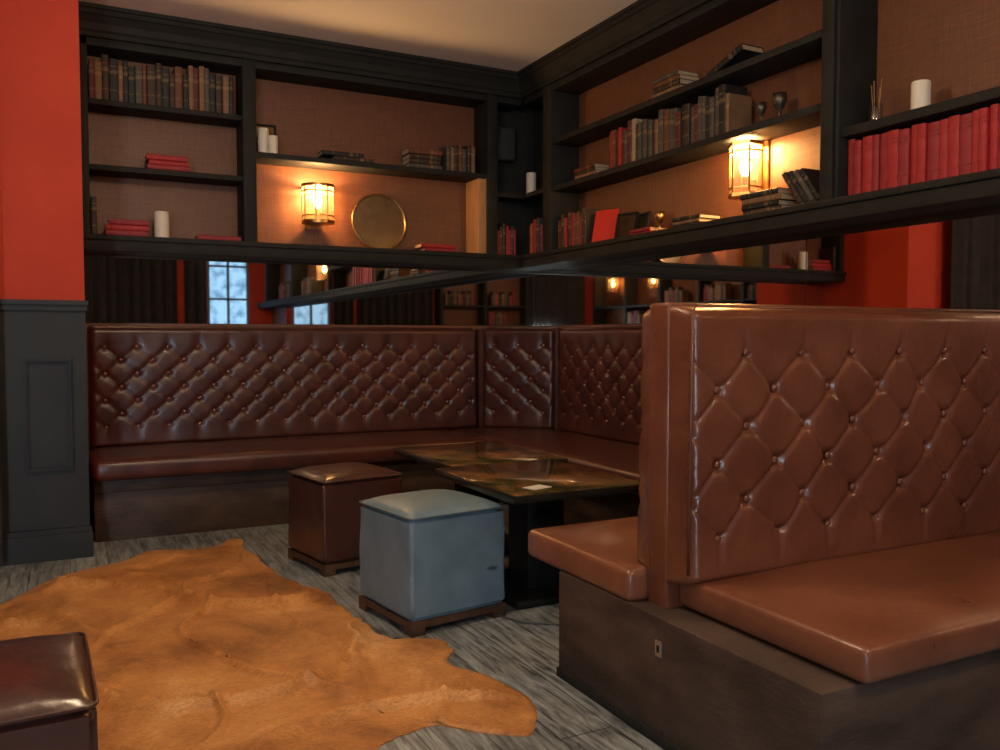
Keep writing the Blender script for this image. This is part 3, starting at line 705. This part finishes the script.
for s0, s1, z in ((0.0,-.6,1.716),(-.95,-1.5,1.716),(-.9,-1.3,1.336)):
    row('front', s0, s1, z, ['dark brown','crimson','tan','black','maroon','grey'], (.2,.28), (.03,.05), 'books on the opposite bookcase', 'in the opposite bookcase')
for s0, s1, z in ((.05,.6,1.716),(1.1,1.6,1.716),(-1.0,-.5,1.716),(-2.1,-1.7,1.336),(2.15,2.6,1.716)):
    row('left', s0, s1, z, ['dark brown','crimson','tan','black','maroon','grey'], (.2,.28), (.03,.05), 'books on the opposite bookcase', 'in the opposite bookcase')
for s0, s1 in ((-.2,-.75),(-1.4,-2.2)):
    row('right', s0, s1, 1.691, ['dark brown','crimson','tan','black','maroon','grey'], (.2,.26), (.03,.05), 'books on the long ledge', 'on the long ledge')

# ------------------------------------------------------------ ornaments
def candle(loc, r, h, label):
    e = empty('candle', loc, label, 'candle', group='pillar candles on the shelves')
    bm = bmesh.new(); lathe(bm, [(r*.96,0),(r,.004),(r,h-.006),(r*.94,h),(r*.75,h-.001),(r*.6,h-.008),(.001,h-.010)], 28); obj_from_bm('wax_body', bm, M['candle'], parent=e, smooth=True, angle=40)
    bm = bmesh.new(); add_cyl(bm,0,0,h-.012,h+.008,.0015,seg=6); obj_from_bm('wick', bm, M['black'], parent=e)
candle((.52,5.47,1.691), .042, .16, 'ivory pillar candle standing beside red books')
candle((1.125,5.48,2.251), .034, .16, 'ivory pillar candle standing on the long shelf')
candle((1.175,5.435,2.251), .03, .11, 'short ivory pillar candle standing on the long shelf')
candle((3.02,5.43,2.131), .036, .16, 'ivory pillar candle on the dark corner shelf')
candle((3.03,2.28,1.986), .036, .125, 'ivory pillar candle on the shelf above red books')
def frame(loc, rot, w, h, label):
    e = empty('picture_frame', loc, label, 'picture frame', rot, 'small frames on the shelves')
    b = .012
    multibox('frame_border', [((-w/2,-.008,0),(-w/2+b,.008,h)),((w/2-b,-.008,0),(w/2,.008,h)),((-w/2,-.008,0),(w/2,.008,b)),((-w/2,-.008,h-b),(w/2,.008,h))], M['black'], parent=e)
    multibox('picture', [((-w/2+b,-.002,b),(w/2-b,.006,h-b))], M['traydark'], parent=e)
    return e
frame((1.155,5.555,2.254), (math.radians(-8),0,0), .14, .21, 'small dark picture frame standing behind candles')
frame((3.03,4.28,1.692), (math.radians(-12),0,-math.pi/2+.3), .15, .17, 'small dark picture frame leaning on the ledge')
frame((3.03,4.12,1.692), (math.radians(-12),0,-math.pi/2-.1), .12, .15, 'small dark picture frame leaning on the ledge')
e = empty('wall_speaker', (2.86,5.607,2.50), 'black box speaker mounted high in the dark corner', 'speaker')
box('speaker_cabinet', (2.79,5.50,2.38), (2.93,5.606,2.62), mat('speaker_black',(.012,.012,.013),(.018,.018,.02),rough=.45), e, .006)
box('speaker_grille', (2.80,5.494,2.39), (2.92,5.50,2.61), mat('speaker_grille_mesh',(.02,.02,.022),(.035,.035,.038),scale=300,rough=.7,bump=.5,bscale=400), e, .002)
o = multibox('red_folder', [((-.085,-.004,0),(.085,.004,.215))], mat('red_card',(.50,.02,.015),(.54,.028,.02),rough=.5), (2.99,4.46,1.693), rot=(math.radians(-14),math.radians(0),-math.pi/2+.35), bevel=.001)
tag(o, 'bright red folder propped open on the ledge', 'folder')
e = empty('round_tray', (1.915,5.545,1.692), 'round brown bronze tray with dull rim leaning on the back panel', 'tray', (math.radians(-7),0,0))
bm = bmesh.new(); lathe(bm, [(.001,0),(.180,0),(.184,-.006),(.184,.006),(.001,.006)], 48, axis='y', c=(0,0,.198)); obj_from_bm('tray_dish', bm, M['tray'], parent=e, smooth=True, angle=30)
pts = [(.190*math.cos(a),-.004,.198+.190*math.sin(a)) for a in [2*math.pi*k/64 for k in range(64)]]
sweep('tray_rim', pts, .008, M['bronze'], True, parent=e)
e = empty('glass_vase', (3.03,2.49,1.986), 'slim clear glass with thin reeds on the shelf', 'vase')
bm = bmesh.new(); lathe(bm, [(.024,0),(.026,.004),(.028,.09),(.026,.09),(.024,.006)], 20); obj_from_bm('glass_body', bm, M['glass'], parent=e, smooth=True)
for k in range(4):
    a = k*1.7; sweep('reed', [(.008*math.cos(a),.008*math.sin(a),.008),(.022*math.cos(a),.022*math.sin(a),.16+.01*k)], .0018, M['oak'], seg=6, parent=e)
def goblet(loc, s, m, label):
    bm = bmesh.new(); lathe(bm, [(.028*s,0),(.028*s,.004*s),(.005*s,.012*s),(.005*s,.05*s),(.02*s,.065*s),(.03*s,.09*s),(.028*s,.12*s),(.026*s,.12*s),(.02*s,.072*s),(.001,.06*s)], 20)
    o = obj_from_bm('goblet', bm, m, loc, smooth=True); tag(o, label, 'goblet', 'metal goblets on the shelves'); return o
M['pewter'] = mat('dull_dark_pewter', (.09,.075,.06), (.14,.12,.10), scale=30, rough=.4, metal=.8)
goblet((3.0,3.12,2.121), .9, M['pewter'], 'small dark pewter goblet standing on the middle shelf')
goblet((3.04,3.04,2.121), 1.15, M['pewter'], 'tall dark pewter goblet standing on the middle shelf')
goblet((3.0,3.90,1.691), 1.0, M['brass'], 'small brass goblet standing on the ledge')

# ------------------------------------------------------------ curtains (seen in mirrors)
def curtain(x0, x1, y, label, z0=.02):
    bm = bmesh.new(); n = int((x1-x0)/.02); top = []; bot = []
    for i in range(n+1):
        x = x0+(x1-x0)*i/n; yy = y+.04*math.sin(x*38)+.015*math.sin(x*91)
        top.append(bm.verts.new((x,yy,2.7))); bot.append(bm.verts.new((x,yy,z0)))
    for i in range(n): bm.faces.new((bot[i],bot[i+1],top[i+1],top[i]))
    o = obj_from_bm('curtain', bm, M['curtain'], smooth=True); tag(o, label, 'curtain', 'dark curtains around the room'); return o
curtain(.2, 1.62, YF+.12, 'dark full length curtain hanging beside the window')
curtain(-2.9, -.29, 4.60, 'dark full length curtain hanging against the red wall')
curtain(1.72, 2.07, YF+.12, 'narrow dark curtain hanging beside the window')
curtain(-3.15, -2.48, YF+.12, 'narrow dark curtain hanging beside the low window')
curtain(-2.46, -1.79, YF+.12, 'short dark curtain gathered above the low window', z0=1.32)

# ------------------------------------------------------------ added fill lamps and window fill
def pendant(loc, power, label):  # unseen globe lamp added for warm fill on room and ceiling
    e = empty('fill_globe_lamp', loc, label, 'fill lamp', group='added globe fill lamps')
    bm = bmesh.new(); add_cyl(bm,0,0,.14,CZ-loc[2]-.02,.006,seg=8); obj_from_bm('stem', bm, M['brass'], parent=e)
    bm = bmesh.new(); add_cyl(bm,0,0,CZ-loc[2]-.025,CZ-loc[2],.06,seg=24); obj_from_bm('ceiling_rose', bm, M['brass'], parent=e)
    bm = bmesh.new(); add_cyl(bm,0,0,.12,.15,.035,.015,seg=24); obj_from_bm('shade_cap', bm, M['brass'], parent=e)
    bm = bmesh.new(); bmesh.ops.create_uvsphere(bm, u_segments=24, v_segments=16, radius=.13); g = obj_from_bm('globe_shade', bm, M['globe'], parent=e, smooth=True)
    l = bpy.data.lights.new('fill_globe_light','POINT'); l.energy = power; l.color = (1,.78,.57)
    lo = bpy.data.objects.new('fill_globe_light', l); link(lo); lo.parent = e; lo.location = (0,0,-.02)
    l.shadow_soft_size = .12
pendant((.45,2.5,2.6), 44, 'added opal globe fill lamp hanging out of view')
pendant((-1.6,-.6,2.3), 32, 'added opal globe fill lamp hanging out of view')
pendant((1.5,.2,2.3), 36, 'added opal globe fill lamp hanging out of view')
l = bpy.data.lights.new('fill_window_light','AREA'); l.shape = 'RECTANGLE'; l.size = W2[1]-W2[0]; l.size_y = W2[3]-W2[2]; l.energy = 95; l.color = (.62,.82,1)  # cool fill light set at the added low window
lo = bpy.data.objects.new('fill_window_light', l); link(lo); lo.location = ((W2[0]+W2[1])/2, YF+.03, (W2[2]+W2[3])/2); lo.rotation_euler = (math.radians(92),0,math.radians(-25)); lo.parent = w2

wd = bpy.data.worlds.new('world'); scene.world = wd; wd.use_nodes = True
wd.node_tree.nodes['Background'].inputs[0].default_value = (.35,.3,.26,1); wd.node_tree.nodes['Background'].inputs[1].default_value = .1

# ------------------------------------------------------------ camera
cam = bpy.data.cameras.new('camera'); co = bpy.data.objects.new('camera', cam); link(co)
co.location = (0,0,1.1); co.rotation_euler = (math.radians(87.5),0,math.radians(-27)); cam.lens = 30.6; cam.sensor_width = 36; cam.clip_start = .05
scene.camera = co
